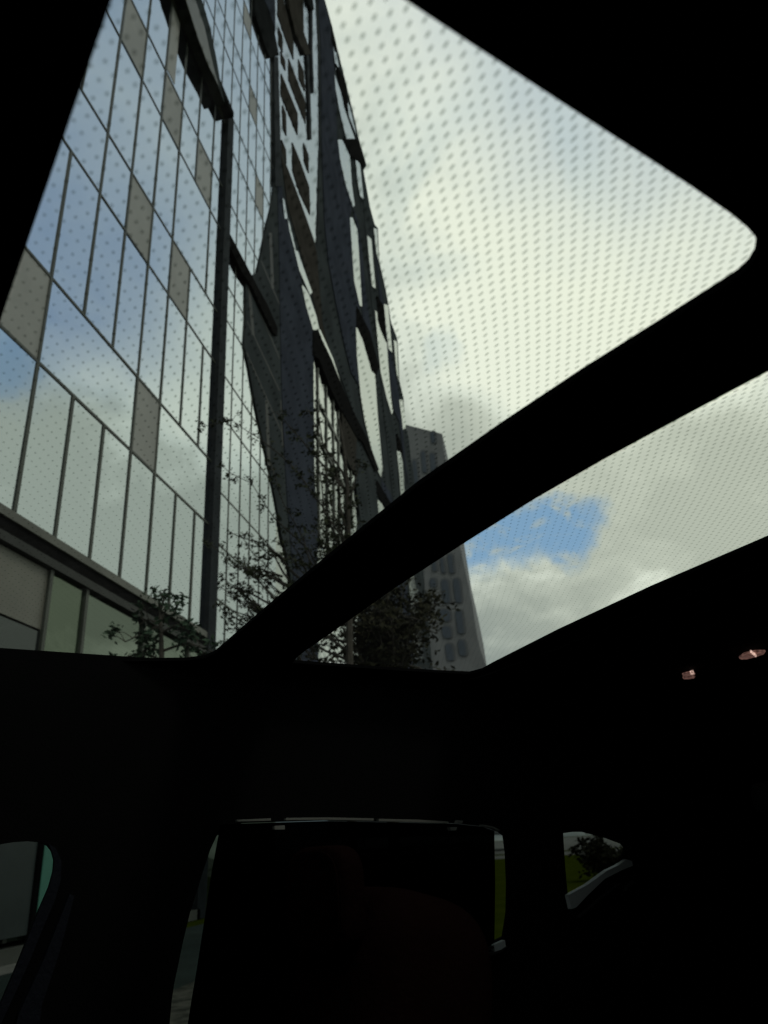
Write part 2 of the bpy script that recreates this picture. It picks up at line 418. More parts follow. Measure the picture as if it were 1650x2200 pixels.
# corner post, ledge over it and the leaning bay above
yz('corner_post', YE - 0.14, 0, YE + 0.32, zz(3.19), -D, 0.35, M['post'], 0.12)
yz('corner_post', YE + 0.32, 0, YE + 0.40, zz(3.15), -D, 0.35, M['mull'], 0.02)
XL = -D * 0.952
led = box('ledge', (-D - 0.2, 3.0, zz(3.1)), (XL, 2.27 * D, zz(3.135)), M['soffit'], bld)
for i in range(6):
    y = 2.25 * D - i * 1.15
    box('ledge_joint', (-D + 0.03, y - 1.0, zz(3.1) - 0.012), (-D + 0.05, y, zz(3.1)), M['slabm'], bld)
fac('glass_panel', [(400, -60), (434, 0), (452, 60), (466, 130), (476, 190), (484, 225), (430, 90), (395, -10), (380, -60)], XL + 0.02, 0.3, M['slate'])
fac('glass_panel', [(406, -60), (420, 0), (440, 60), (458, 140), (470, 185), (448, 140), (425, 80), (400, 0), (388, -60)], XL + 0.04, 0.03, M['grey_panel'])

# second bay, set back: x = -X2
X2 = -1.28 * D; s2 = 1.28
Z2 = [0.62, 0.83, 1.035, 1.245, 1.573, 1.765, 2.045, 2.222, 2.50, 2.69, 3.02, 3.235, 3.57, 3.765, 4.11, 4.287, 4.62, 4.82]
Y2 = [1.648, 1.765, 1.882, 1.999, 2.116, 2.233, 2.35, 2.467, 2.584, 2.70, 2.818, 2.935, 3.045]
def z2(v): return ZC + v * s2 * D
pan2 = {(8, 4), (10, 5), (9, 4), (12, 4), (9, 1), (6, 2), (15, 2), (14, 2)}
t2 = 0.026
for ri in range(len(Z2) - 1):
    za, zb = z2(Z2[ri]), z2(Z2[ri + 1])
    short = zb - za < 2.3
    for k in range(len(Y2) - 1):
        if k < 5 and Z2[ri] < 3.2: continue
        y0, y1 = Y2[k] * s2 * D, Y2[k + 1] * s2 * D
        pn = short and (ri * 5 + k * 3) % 7 == 0 and ri > 6
        yz('spandrel_panel' if pn else 'glass_panel', y0 + t2, za + t2, y1 - t2, zb - t2, X2, 0.05, M['tan'] if pn else M['glass'])
        yz('mullion', y0 - t2, za + t2, y0 + t2, zb - t2, X2, 0.06, M['mull'], 0.02)
    yz('transom', Y2[0] * s2 * D, za - t2, Y2[-1] * s2 * D, za + t2, X2, 0.06, M['mull'], 0.016)
yz('back_wall', Y2[0] * s2 * D - 1.5, 0, Y2[-1] * s2 * D, z2(5.2), X2 - 0.3, 0.4, M['black'])
yz('wall_panel', Y2[0] * s2 * D, 0, Y2[-1] * s2 * D, z2(0.62) - 0.1, X2, 0.06, M['gf_glass'])

# far bays: glass wall behind, outlined by the sloping stepped end of the building
sil = [(698, 0), (714, 58), (726, 110), (742, 173), (764, 264), (771, 298), (788, 356), (781, 366), (795, 445), (805, 482), (812, 490),
       (815, 562), (829, 622), (835, 655), (840, 691), (853, 725), (855, 738), (858, 818), (867, 855), (869, 898), (872, 919), (878, 941),
       (884, 995), (893, 1046), (905, 1160), (914, 1280), (926, 1400), (936, 1500), (950, 1600)]
XB = X2 - 0.02
wall_pix = [(594, 1640), (592, 1400), (590, 1100), (590, 700), (590, 380), (589, 120), (588, -80), (680, -80)] + sil
fac('glass_wall', wall_pix, XB, 6.0, M['glass_strip'])
XC = X2 + 0.035
dark_pix = [(604, 324), (635, 404), (659, 470), (681, 533), (684, 400), (687, 300), (685, 109), (680, 0), (676, -80), (680, -81)] + sil + \
           [(775, 1640), (772, 1300), (768, 1140), (773, 1090), (771, 1054), (765, 1025), (749, 995), (736, 959), (736, 905), (731, 881), (708, 832), (690, 790),
            (681, 766), (673, 764), (673, 712), (671, 697), (659, 651), (647, 600), (635, 545), (625, 513), (612, 450), (606, 400)]
fac('cladding_panel', dark_pix, XC, 0.05, M['slate'])
# facets and fins on top, each standing further out
facets = [
 ('navy', 0.30, [(680, -80), (698, -80), (696, 0), (712, 60), (716, 109), (722, 200), (725, 300), (730, 344), (742, 397), (757, 443), (752, 467), (756, 530),
                 (761, 603), (773, 656), (764, 704), (767, 764), (773, 830), (755, 800), (738, 730), (722, 650), (706, 560), (698, 480), (692, 300), (690, 100)]),
 ('slate', 0.22, [(681, 540), (690, 560), (706, 640), (730, 740), (757, 840), (778, 898), (798, 963), (812, 1010), (790, 945), (760, 885), (730, 805), (706, 745), (694, 700)]),
 ('brown', 0.16, [(604, 330), (640, 420), (662, 480), (682, 545), (694, 640), (716, 730), (745, 830), (735, 818), (716, 771), (686, 700), (666, 610), (640, 520), (618, 440)]),
 ('navy', 0.24, [(757, 445), (768, 470), (779, 540), (785, 620), (795, 690), (806, 770), (797, 760), (786, 735), (778, 665), (771, 542), (768, 494)]),
 ('slate', 0.26, [(781, 430), (795, 500), (800, 560), (806, 625), (814, 690), (822, 740), (836, 840), (846, 893), (852, 960), (858, 1060), (850, 1120), (838, 1010),
                  (826, 900), (818, 805), (811, 727), (800, 660), (790, 560)]),
 ('navy', 0.34, [(806, 500), (815, 600), (826, 655), (832, 735), (842, 760), (850, 800), (860, 860), (866, 925), (876, 1040), (868, 985), (858, 905), (845, 880), (836, 790),
                 (822, 690), (812, 600)]),
 ('slate', 0.30, [(765, 1040), (780, 1000), (800, 1010), (812, 1060), (820, 1120), (830, 1300), (835, 1600), (790, 1600), (780, 1300), (775, 1120)]),
 ('navy', 0.20, [(820, 1030), (840, 1060), (850, 1100), (862, 1180), (880, 1300), (895, 1600), (850, 1600), (840, 1300), (828, 1150)]),
]
for mk, off, pix in facets: fac('cladding_panel', pix, XC + off * 0.25, off * 0.25 - 0.01, M[mk])
# the nearest dark fin: two facets folded along a ridge
ridge = [(594, 330), (597, 400), (601, 560), (603, 700), (608, 900), (618, 1080), (632, 1250), (640, 1400), (645, 1640)]
left = [(591, 330), (590, 380), (587, 421), (581, 455), (572, 489), (562, 545), (553, 586), (540, 594), (528, 600), (528, 690), (525, 745), (536, 796), (545, 850),
        (556, 905), (564, 941), (576, 992), (584, 1032), (593, 1077), (605, 1148), (616, 1190), (625, 1243), (634, 1400), (640, 1640)]
right = [(604, 380), (612, 450), (625, 513), (635, 545), (647, 600), (659, 651), (671, 699), (674, 764), (674, 836), (675, 898), (676, 1032), (682, 1095), (682, 1180),
         (684, 1400), (686, 1640)]
fac('cladding_fin', left + ridge[::-1], X2 + 0.06, 0.06, M['slate'])['label'] = 'narrow green-grey facet of the folded dark fin'
fac('cladding_fin', ridge + right[::-1], X2 + 0.10, 0.10, M['navy'])['label'] = 'broad blue-black facet of the folded dark fin'
for x0, x1, ya, yb in ((532, 541, 612, 720), (578, 583, 500, 620), (570, 575, 860, 1000), (602, 606, 860, 960)):
    fac('cladding_seam', [(x0, ya), (x0 + 6, ya), (x1 + 6, yb), (x1, yb)], X2 + 0.066, 0.02, M['grey_dark'])
for a, b in (((530, 690), (600, 840)), ((528, 755), (618, 960)), ((560, 560), (600, 655)), ((545, 640), (600, 770))):
    fac('cladding_seam', [a, (a[0] + 2, a[1]), (b[0] + 2, b[1]), b], X2 + 0.064, 0.02, M['grey_dark'])
# brown spandrel strips running away along the third bay
strips = [[(605, 158), (640, 244), (640, 291), (605, 205)], [(621, 126), (656, 218), (657, 266), (621, 172)], [(642, 127), (653, 154), (655, 196), (643, 170)],
          [(599, 58), (607, 77), (608, 113), (600, 96)], [(597, -20), (609, -2), (631, 90), (631, 128), (613, 80), (598, 34)], [(606, 300), (615, 322), (616, 352), (607, 332)],
          [(629, 306), (646, 348), (665, 402), (667, 462), (646, 418), (630, 368)], [(653, 307), (663, 332), (664, 372), (654, 345)], [(608, 226), (615, 244), (616, 292), (609, 276)],
          [(646, 60), (654, 84), (655, 112), (647, 92)], [(604, 110), (613, 130), (614, 152), (605, 134)]]
for pix in strips: fac('spandrel_panel', pix, X2 + 0.02, 0.05, M['brown'])['label'] = 'brown opaque panel'
# ledges hanging over the further bays and the thin posts under them
fac('ledge', [(546, -60), (591, -60), (591, 73), (600, 119), (581, 125), (571, 102), (549, 35)], X2 + 0.16, 0.16, M['soffit'])
fac('ledge', [(560, -60), (591, -60), (592, 66), (578, 20), (564, -10)], X2 + 0.17, 0.03, M['navy'])
fac('ledge', [(616, -60), (651, -60), (653, 69), (668, 116), (656, 118), (635, 73), (622, 18)], X2 + 0.16, 0.16, M['brown'])
fac('ledge', [(660, -20), (670, -20), (675, 20), (671, 24), (663, 8)], X2 + 0.16, 0.16, M['soffit'])
fac('corner_post', [(589, 122), (598, 122), (603, 300), (606, 400), (592, 400), (591, 300)], X2 + 0.13, 0.13, M['post'])
fac('corner_post', [(659, 116), (664, 116), (667, 200), (670, 300), (666, 300), (663, 200)], X2 + 0.1, 0.1, M['post'])
fac('corner_post', [(668, 22), (672, 22), (672, 110), (675, 200), (672, 200), (669, 110)], X2 + 0.1, 0.1, M['post'])
black_l = [[(487, 497), (493, 500), (530, 570), (560, 628), (575, 655), (597, 705), (596, 722), (588, 716), (560, 660), (540, 615), (520, 585), (487, 515)],
           [(674, 713), (684, 713), (713, 773), (738, 836), (760, 885), (791, 945), (815, 1010), (808, 1012), (780, 950), (766, 938), (748, 905), (731, 878), (708, 830), (686, 772), (674, 762)],
           [(767, 658), (775, 673), (795, 713), (815, 789), (809, 805), (800, 796), (782, 731), (767, 698)],
           [(811, 636), (825, 658), (831, 735), (822, 715), (813, 687)],
           [(853, 932), (860, 945), (866, 974), (856, 968)],
           [(811, 1032), (843, 1086), (835, 1096), (818, 1077), (811, 1059)],
           [(713, 58), (726, 110), (722, 112), (713, 84)],
           [(722, 136), (742, 173), (749, 240), (742, 233), (728, 165)],
           [(737, 298), (771, 298), (786, 350), (782, 360), (770, 345), (754, 336)]]
for pix in black_l: fac('ledge', pix, X2 + 0.18, 0.12, M['black'])
fac('wall_panel', [(733, 881), (742, 895), (767, 937), (765, 977), (765, 1022), (749, 995), (736, 959), (736, 905)], X2 + 0.13, 0.1, M['brown'])['label'] = 'brown panel under the black ledge'
# glass strips between the dark facets
slv = [[(648, 611), (655, 618), (664, 633), (680, 680), (686, 708), (673, 709), (658, 658)],
       [(684, 708), (688, 708), (716, 771), (731, 818), (728, 820), (712, 780), (694, 735)],
       [(607, 425), (611, 430), (618, 470), (612, 470)], [(632, 535), (640, 540), (652, 575), (671, 628), (666, 633), (656, 610), (643, 580)],
       [(618, 470), (621, 475), (632, 520), (636, 540), (631, 530), (622, 495)],
       [(715, 92), (722, 110), (728, 143), (722, 150)], [(719, 160), (726, 180), (735, 205), (742, 240), (756, 280), (764, 302), (758, 330), (745, 300), (730, 240), (721, 190)],
       [(726, 300), (739, 300), (752, 336), (756, 397), (762, 441), (759, 445), (743, 397), (731, 344)],
       [(752, 467), (757, 467), (768, 494), (771, 542), (778, 659), (773, 656), (761, 603), (756, 530)],
       [(764, 344), (773, 348), (778, 397), (781, 428), (774, 421), (768, 385)],
       [(789, 506), (798, 513), (802, 567), (807, 620), (800, 615), (793, 555)],
       [(745, 215), (752, 230), (766, 290), (762, 280), (750, 250)],
       [(825, 653), (834, 656), (840, 727), (843, 758), (835, 749), (830, 709)],
       [(803, 490), (810, 492), (814, 560), (809, 545)],
       [(806, 667), (813, 673), (816, 700), (831, 735), (834, 782), (840, 855), (844, 884), (842, 891), (831, 855), (818, 800), (811, 727)],
       [(765, 704), (771, 705), (778, 727), (789, 764), (798, 793), (806, 805), (809, 855), (812, 898), (816, 941), (822, 1005), (819, 1025), (813, 1014), (798, 963), (784, 905), (775, 850), (767, 764)],
       [(846, 730), (853, 735), (856, 818), (852, 800)],
       [(858, 859), (865, 859), (872, 919), (866, 923), (863, 895)],
       [(853, 968), (860, 970), (865, 995), (870, 1066), (872, 1110), (865, 1110), (858, 1023)],
       [(811, 1074), (818, 1077), (829, 1100), (815, 1120)],
       [(877, 1225), (888, 1235), (893, 1259), (903, 1274), (905, 1310), (912, 1420), (890, 1420), (881, 1290)]]
for pix in slv: fac('glass_strip', pix, XC + 0.10, 0.06, M['glass_strip'])
# glazing bars of the low glazed part of the third bay
for a, b, w_ in (((681, 858), (736, 965), 3), ((676, 930), (765, 1090), 3)):
    fac('transom', [a, (a[0] + w_, a[1] - 1), (b[0] + w_, b[1] - 1), b], XB + 0.08, 0.08, M['mull'])
for x, ya, yb in ((683, 790, 1180), (701, 820, 1180), (716, 850, 1180), (727, 875, 1180), (741, 980, 1150), (754, 1010, 1130)):
    fac('mullion', [(x, ya), (x + 2, ya), (x + 6, yb), (x + 3.5, yb)], XB + 0.07, 0.07, M['mull'])

# ------------------------------------------------------------------ distant tower
TY = 95.0
def PT(px, py, Yd=TY):
    v = ray(px, py); t = Yd / v.y
    return (v.x * t, CAM.z + v.z * t)
tow = empty('concrete_tower', (-10, TY + 8, 0)); tag(tow, 'grey concrete tower with rounded window recesses, flaring towards its base, beyond the glass building', 'tower')
def tf(name, pix, Yd, thick, m, parent=tow):
    return slab(name, [[PT(x, y, Yd) for x, y in pix]], Vector((0, Yd, 0)), EX, EZ, -EY, thick, m, parent)
tf('tower_wall', [(800, 893), (870, 912), (950, 932), (953, 965), (960, 1000), (972, 1080), (985, 1160), (993, 1195), (1003, 1240), (1015, 1300), (1024, 1360), (1032, 1395), (1045, 1432), (1075, 1490), (1110, 1560), (1150, 1790), (700, 1800)],
   TY, 22, M['tower'])
def rr_pix(x0, y0, x1, y1, sh=0.0, n=5):
    r = min(x1 - x0, y1 - y0) * 0.42; pts = []
    for cx, cy, a0 in ((x1 - r, y0 + r, -90), (x1 - r, y1 - r, 0), (x0 + r, y1 - r, 90), (x0 + r, y0 + r, 180)):
        for i in range(n + 1):
            a = R(a0 + 90 * i / n); pts.append((cx + r * math.cos(a) + sh * ((cy + r * math.sin(a)) - y0), cy + r * math.sin(a)))
    return pts
wins = [(903, 966, 917, 1016, 0.10), (922, 970, 938, 1018, 0.10), (924, 925, 937, 952, 0.1), (885, 985, 898, 1040, 0.1),
        (944, 1196, 956, 1232, 0.12), (960, 1188, 975, 1232, 0.12), (925, 1190, 938, 1228, 0.12),
        (946, 1242, 966, 1296, 0.12), (972, 1240, 990, 1296, 0.12), (922, 1240, 940, 1262, 0.1),
        (942, 1306, 970, 1336, 0.12), (977, 1308, 996, 1362, 0.12), (948, 1342, 972, 1372, 0.12), (982, 1372, 1002, 1410, 0.14), (955, 1380, 975, 1420, 0.14)]
for x0, y0, x1, y1, sh in wins:
    fr = tf('window', rr_pix(x0, y0, x1, y1, sh), TY - 0.10, 0.1, M['tower_shade'])  # dark rim paints the shade at the edges of the recess
    tf('pane', rr_pix(x0 + 1, y0 + 4, x1 - 4.5, y1 - 1, sh), TY - 0.14, 0.04, M['tower_glass'], fr)

# ------------------------------------------------------------------ trees
def at_y(px, py, Y):
    v = ray(px, py); return CAM + v * (Y / v.y)
def leafy(V, F, p, size, n, spread):
    for _ in range(n):
        c = p + Vector((random.gauss(0, spread), random.gauss(0, spread), random.gauss(0, spread * 0.7)))
        a = Vector((random.uniform(-1, 1), random.uniform(-1, 1), random.uniform(-0.7, 0.7))).normalized()
        b = a.cross(Vector((random.uniform(-1, 1), random.uniform(-1, 1), random.uniform(-1, 1)))).normalized()
        s = size * random.uniform(0.6, 1.3); i = len(V)
        V += [c - a * s, c + b * s * 0.45, c + a * s, c - b * s * 0.45]; F.append((i, i+1, i+2, i+3))
def make_tree(name, base, trunk, branches, leaf_size, leaf_n, spread, mleaf, label, r0=0.06):
    t = empty(name, tuple(base))
    tag(t, label, 'tree', None)
    V, F = [], []
    tr = [Vector(p) - base for p in trunk]
    tube_mesh(V, F, tr, [r0 * (1 - 0.75 * i / (len(tr) - 1)) for i in range(len(tr))], 8)
    L, LF = [], []
    for br in branches:
        p = [Vector(q_) - base for q_ in br]
        pts = [p[0]]
        for i in range(len(p) - 1):
            n = max(2, int((p[i+1] - p[i]).length / 0.2))
            for j in range(1, n + 1):
                x = p[i].lerp(p[i+1], j / n); x = x + Vector(noise.noise_vector(x * 1.7)) * 0.07
                pts.append(x)
        tube_mesh(V, F, pts, [max(0.006, r0 * 0.33 * (1 - i / len(pts))) for i in range(len(pts))], 5)
        for i, x in enumerate(pts[1:]):
            if i < len(pts) * 0.12: continue
            for _ in range(2):
                tip = x + Vector((random.gauss(0, 1), random.gauss(0, 1), random.gauss(0.1, 0.8))).normalized() * random.uniform(0.5 * spread, spread * 2.0)
                tube_mesh(V, F, [x, (x + tip) / 2 + Vector((0, 0, 0.02)), tip], [0.006, 0.004, 0.003], 3)
                leafy(L, LF, tip, leaf_size, max(1, int(leaf_n * random.uniform(0.3, 1.5))), spread * 0.45)
    link('trunk', mesh(V, F), M['bark'], t)
    link('crown', mesh(L, LF), mleaf, t)
    return t
# slim street tree by the facade: trunk at about (749, 1100) in the photo
def A(px, py, X=-4.6): return at_y(px, py, 9.0 + (X + 4.6) * 1.2)
tb = A(750, 1780); base = Vector((tb.x, tb.y, 0))
trunk = [base, A(752, 1500), A(750, 1300), A(749, 1150), A(746, 1040), A(738, 960), A(728, 900)]
bran = [[A(751, 1400), A(640, 1300, -4.3), A(560, 1240, -4.2), A(500, 1210, -4.1), A(462, 1170, -4.1)],
        [A(750, 1330), A(660, 1180, -4.4), A(590, 1110, -4.3), A(540, 1040, -4.2), A(470, 1000, -4.1)],
        [A(749, 1220), A(690, 1080, -4.4), A(620, 1000, -4.3), A(560, 940, -4.3), A(500, 905, -4.2), A(425, 908, -4.1)],
        [A(749, 1150), A(720, 1010, -4.6), A(690, 930), A(670, 880)], [A(746, 1040), A(700, 960), A(690, 900), A(685, 870)],
        [A(749, 1180), A(700, 1100), A(690, 1030), A(683, 980)], [A(750, 1260), A(710, 1190), A(700, 1120)],
        [A(751, 1350), A(690, 1280), A(640, 1220, -4.4), A(600, 1170, -4.4)], [A(751, 1380), A(600, 1330, -4.2), A(520, 1290, -4.1), A(480, 1260, -4.1)],
        [A(752, 1420), A(640, 1360, -4.2), A(560, 1350, -4.1), A(500, 1350, -4.1)], [A(749, 1100), A(765, 1020), A(770, 990)],
        [A(750, 1250), A(790, 1200), A(800, 1150), A(795, 1120)], [A(750, 1300), A(670, 1210, -4.5), A(640, 1140, -4.4), A(600, 1060, -4.4), A(580, 1000, -4.3)],
        [A(746, 1060), A(660, 960), A(620, 920), A(600, 890)], [A(751, 1330), A(610, 1250, -4.3), A(540, 1190, -4.2), A(520, 1150, -4.2)],
        [A(750, 1200), A(730, 1130), A(715, 1080)], [A(751, 1300), A(740, 1220), A(720, 1160), A(705, 1080)]]
random.seed(11)
for i in range(64):
    if i % 3 < 2: ex, ey = random.uniform(470, 640), random.uniform(1150, 1420)
    else: ex, ey = random.uniform(680, 775), random.uniform(1010, 1240)
    sx, sy = 600 + (ex - 600) * 0.55 + 60, ey + random.uniform(20, 120)
    bran.append([A(sx, sy, -4.4), A((sx + ex) / 2, (sy + ey) / 2 - 8, -4.3), A(ex, ey, -4.4 + random.uniform(-0.5, 0.5))])
make_tree('slender_tree', base, trunk, bran, 0.035, 11, 0.075, M['leaf'], 'slender tree with sparse small leaves and long side branches reaching across the glass wall')
# denser tree further on, behind the rear roof pane
XT2 = 0.0
def B(px, py, X=XT2): return at_y(px, py, 10.5 + X)
tb = B(840, 1760); base2 = Vector((tb.x, tb.y, 0))
trunk2 = [base2, B(838, 1600), B(836, 1450), B(834, 1340), B(830, 1240)]
br2 = []
random.seed(21)
for i in range(50):
    ty = random.uniform(1330, 1560); ex = random.uniform(655, 965); ey = random.uniform(1250, 1470) + abs(ex - 850) * 0.12
    if 770 < ex < 935 and random.random() < 0.6: ey = random.uniform(1260, 1340)
    mx_, my_ = (836 + ex) / 2, (ty + ey) / 2 - 15
    dx = random.uniform(-1.0, 0.8)
    br2.append([B(836, ty), B(mx_, my_, XT2 + dx * 0.5), B(ex, ey, XT2 + dx * 0.8)])
make_tree('dense_tree', base2, trunk2, br2, 0.048, 15, 0.17, M['leaf_d'], 'dense dark brown-green tree filling the low end of the rear roof pane', r0=0.09)
# young green tree in front of the ground floor
def G(px, py): return at_y(px, py, 7.2)
tb = G(345, 1800); base3 = Vector((tb.x, tb.y, 0))
trunk3 = [base3, G(348, 1600), G(348, 1450), G(346, 1360), G(342, 1290)]
br3 = [[G(347, 1420), G(300, 1410), G(240, 1425), G(215, 1440)], [G(346, 1380), G(300, 1370), G(268, 1385)], [G(346, 1340), G(320, 1330), G(300, 1345)],
       [G(345, 1310), G(355, 1290), G(350, 1275)], [G(346, 1400), G(400, 1385), G(430, 1390), G(460, 1400)], [G(346, 1360), G(380, 1345), G(400, 1350)],
       [G(346, 1330), G(365, 1305), G(380, 1315)], [G(347, 1440), G(410, 1420), G(450, 1425)], [G(347, 1400), G(310, 1400), G(290, 1415)], [G(346, 1350), G(330, 1350), G(310, 1375)]]
make_tree('young_tree', base3, trunk3, br3, 0.038, 13, 0.10, M['leaf_g'], 'small fresh green young tree in front of the ground floor below the floor edge', r0=0.05)
# planting across the road, seen in the side windows and mirrored by the ground floor
def far_tree(x, y, h, wdt, label, nm='park_tree', ml='leaf', seed=1):
    random.seed(seed)
    b0 = Vector((x, y, 0)); tr = [b0, b0 + Vector((0.1, 0, h * 0.35)), b0 + Vector((0, 0.1, h * 0.7)), b0 + Vector((0, 0, h * 0.92))]
    brs = []
    for i in range(16):
        a = i * 2.4; zr = random.uniform(0.25, 0.75); r_ = wdt * math.sin(math.pi * min(1, 0.25 + zr * 0.75)) * random.uniform(0.6, 1.1)
        s_ = b0 + Vector((0, 0, h * zr)); e_ = s_ + Vector((math.cos(a) * r_, math.sin(a) * r_, h * 0.16))
        brs.append([s_, s_.lerp(e_, 0.5) + Vector((0, 0, h * 0.05)), e_])
    make_tree(nm, b0, tr, brs, 0.22, 4, 0.55, M[ml], label, r0=0.16)
far_tree(15, 12, 8, 3.0, 'leafy park tree across the road from the ground floor glass', seed=3)
far_tree(14.5, 22, 9, 3.2, 'tall park tree across the road further along than its neighbour', seed=5)

def shrub(x, y, h, wdt, label, seed, nm='shrub'):
    random.seed(seed); b0 = Vector((x, y, 0))
    brs = []
    for i in range(14):
        a = i * 2.4; rr_ = wdt * random.uniform(0.4, 1.0)
        brs.append([b0 + Vector((0, 0, 0.1)), b0 + Vector((math.cos(a) * rr_ * 0.6, math.sin(a) * rr_ * 0.6, h * 0.5)), b0 + Vector((math.cos(a) * rr_, math.sin(a) * rr_, h * random.uniform(0.5, 1.0)))])
    t = make_tree(nm, b0, [b0, b0 + Vector((0, 0, h * 0.3)), b0 + Vector((0, 0, h * 0.6))], brs, 0.085, 22, 0.20, M['leaf_d'], label, r0=0.05)
    t['category'] = 'shrub'
shrub(1.5, 22.5, 0.95, 0.42, 'dark rounded shrub on the lawn seen through the rear quarter window', 31)
shrub(2.7, 27.0, 0.55, 0.8, 'lower dark shrub on the lawn behind the rounded one', 37)

# ------------------------------------------------------------------ the car
U = Vector((0.753, 0.658, 0)).normalized(); L = Vector((0.658, -0.753, 0)).normalized(); Z = Vector((0, 0, 1))
H = 0.35
car = empty('car', (0.2, 0.2, 0)); tag(car, 'dark car cabin with black headliner, two-pane dotted glass roof and dark side windows', 'car')
def RP(px, py, h=H):
    v = ray(px, py); p = v * (h / v.z); return (p.dot(U), p.dot(L))
def roof(name, loops, h, thick, m, parent=car):
    return slab(name, loops, CAM + Z * h, U, L, -Z, -thick if thick < 0 else thick, m, parent)
p1 = [(246, -17), (240, 0), (120, 345), (0, 690), (-258, 1432), (0, 1425), (250, 1421), (400, 1419), (440, 1414), (462, 1404), (482, 1387), (560, 1320), (700, 1204), (900, 1043),
      (1080, 918), (1250, 806), (1420, 700), (1550, 618), (1590, 592), (1612, 571), (1626, 548), (1629, 527), (1622, 508), (1606, 489), (1570, 459), (1480, 397), (1400, 345), (1200, 216), (1000, 86), (870, 0), (760, -75)]
p2 = [(628, 1424), (640, 1410), (660, 1395), (700, 1368), (850, 1262), (1000, 1165), (1150, 1071), (1300, 985), (1480, 888), (1650, 798), (1850, 705), (1950, 760), (1960, 1040), (1650, 1160),
      (1400, 1266), (1200, 1358), (1100, 1408), (1062, 1427), (1036, 1441), (1010, 1448), (960, 1446), (850, 1440)]
P1 = [RP(*p) for p in p1]; P2 = [RP(*p) for p in p2]
UMIN, UMAX, VFAR, VNEAR = -0.75, 2.3, -1.47, 0.22
outer = [(UMIN, VNEAR), (UMIN, VFAR), (-0.2, VFAR - 0.12), (0.6, VFAR - 0.0), (UMAX, VFAR + 0.0), (UMAX, VNEAR)]
outer = [(UMIN, VNEAR), (UMIN, -1.62), (UMAX, -1.62), (UMAX, VNEAR)]
P1c = [(u, max(v, -1.60)) for u, v in P1]
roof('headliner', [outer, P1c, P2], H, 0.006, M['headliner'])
# glass panes lie on the headliner, dots printed on their underside
def pane(poly, nm):
    us = [p[0] for p in poly]; vs = [p[1] for p in poly]
    rect = [(min(us) - 0.03, min(vs) - 0.01), (max(us) + 0.03, min(vs) - 0.01), (max(us) + 0.03, max(vs) + 0.03), (min(us) - 0.03, max(vs) + 0.03)]
    O = CAM + Z * (H + 0.012)
    V = [O + U * a + L * b - car.location for a, b in rect]
    g = link('roof_glass', mesh(V, [(0, 1, 2, 3)]), M['roof_glass'], car)
    # dots: staggered rows whose pitch opens out towards the far rail
    DV, DF = [], []
    def pitch(v):
        a = -v
        for (x0, y0), (x1, y1) in (((0.0, 10.0), (0.2, 10.5)), ((0.2, 10.5), (0.4, 13.2)), ((0.4, 13.2), (0.62, 18.0)), ((0.62, 18.0), (1.03, 22.0)), ((1.03, 22.0), (1.28, 17.8)), ((1.28, 17.8), (1.8, 17))):
            if a < x1: return (y0 + (y1 - y0) * max(0, (a - x0)) / (x1 - x0)) * 1e-3
        return 0.017
    v = 0.02; row = 0; zt = H + 0.022
    while v > -1.62:
        pv = pitch(v) / 2; v -= pv; row += 1
        if v < min(vs) - 0.01 or v > max(vs) + 0.02: continue
        uu = -0.9 + (0.00535 if row % 2 else 0.0); sc_u = 1 + 0.12 * min(1.0, max(0.0, (-v - 0.3) / 0.7))
        while uu < 2.0:
            uu += 0.0107
            a, b = uu * sc_u + 0.05 * (v + 0.35), v
            if a < min(us) - 0.02 or a > max(us) + 0.02: continue
            f = min(1.0, max(0.0, (a + 0.04) / 0.30)) * min(1.0, max(0.0, (0.75 + v) / 0.45))
            ra = 0.00095; rb = 0.00098 + 0.0022 * f
            if v < -0.5: rb *= 1.25
            P0 = CAM + Z * (H + 0.0095) + U * a + L * b - car.location; i = len(DV)
            for q_ in range(7):
                an = 2 * math.pi * q_ / 7; DV.append(P0 + U * ra * math.cos(an) + L * rb * math.sin(an))
            DF.append(tuple(range(i, i + 7)))
    link('frit_dots', mesh(DV, DF), M['frit'], g)
pane(P1c, 'a'); pane(P2, 'b')
# trim lines along the rear end of the glass
def strip(name, pix, w_, m, h=H - 0.006, parent=car):
    V, F = [], []
    pts = [CAM + Z * h + U * RP(x, y, h)[0] + L * RP(x, y, h)[1] - car.location for x, y in pix]
    tube_mesh(V, F, pts, w_, 6); return link(name, mesh(V, F), m, parent)
strip('roof_trim', [(1760, 1165), (1650, 1208), (1400, 1310), (1200, 1392), (1060, 1445), (950, 1480)], 0.0022, M['gasket'])
strip('roof_trim', [(690, 1363), (850, 1254), (1000, 1157), (1150, 1063), (1300, 976), (1480, 878), (1650, 789)], 0.0012, M['trim'])

# far side wall with its windows
VS = -1.46
O_s = CAM + L * VS
def SP(px, py, v=VS):
    r_ = ray(px, py); t = v / r_.dot(L); p = r_ * t; return (p.dot(U), p.z)
def side(name, loops, v, thick, m, parent=car):
    return slab(name, loops, CAM + L * v, U, Z, L, thick, m, parent)
w1 = [(-120, 1840), (0, 1814), (30, 1809), (60, 1807), (85, 1809), (102, 1817), (112, 1830), (116, 1848), (114, 1872), (106, 1905), (82, 1960), (60, 2015), (35, 2078), (0, 2160), (-20, 2210), (-120, 2420)]
w2 = [(466, 1795), (452, 1825), (438, 1866), (424, 1912), (408, 1962), (394, 2020), (384, 2068), (374, 2115), (369, 2150), (363, 2215), (360, 2320), (700, 2320), (870, 2120), (990, 2060), (1084, 2012),
      (1092, 1960), (1093, 1900), (1090, 1830), (1085, 1795), (1070, 1783), (1035, 1774), (980, 1768), (700, 1762), (520, 1768)]
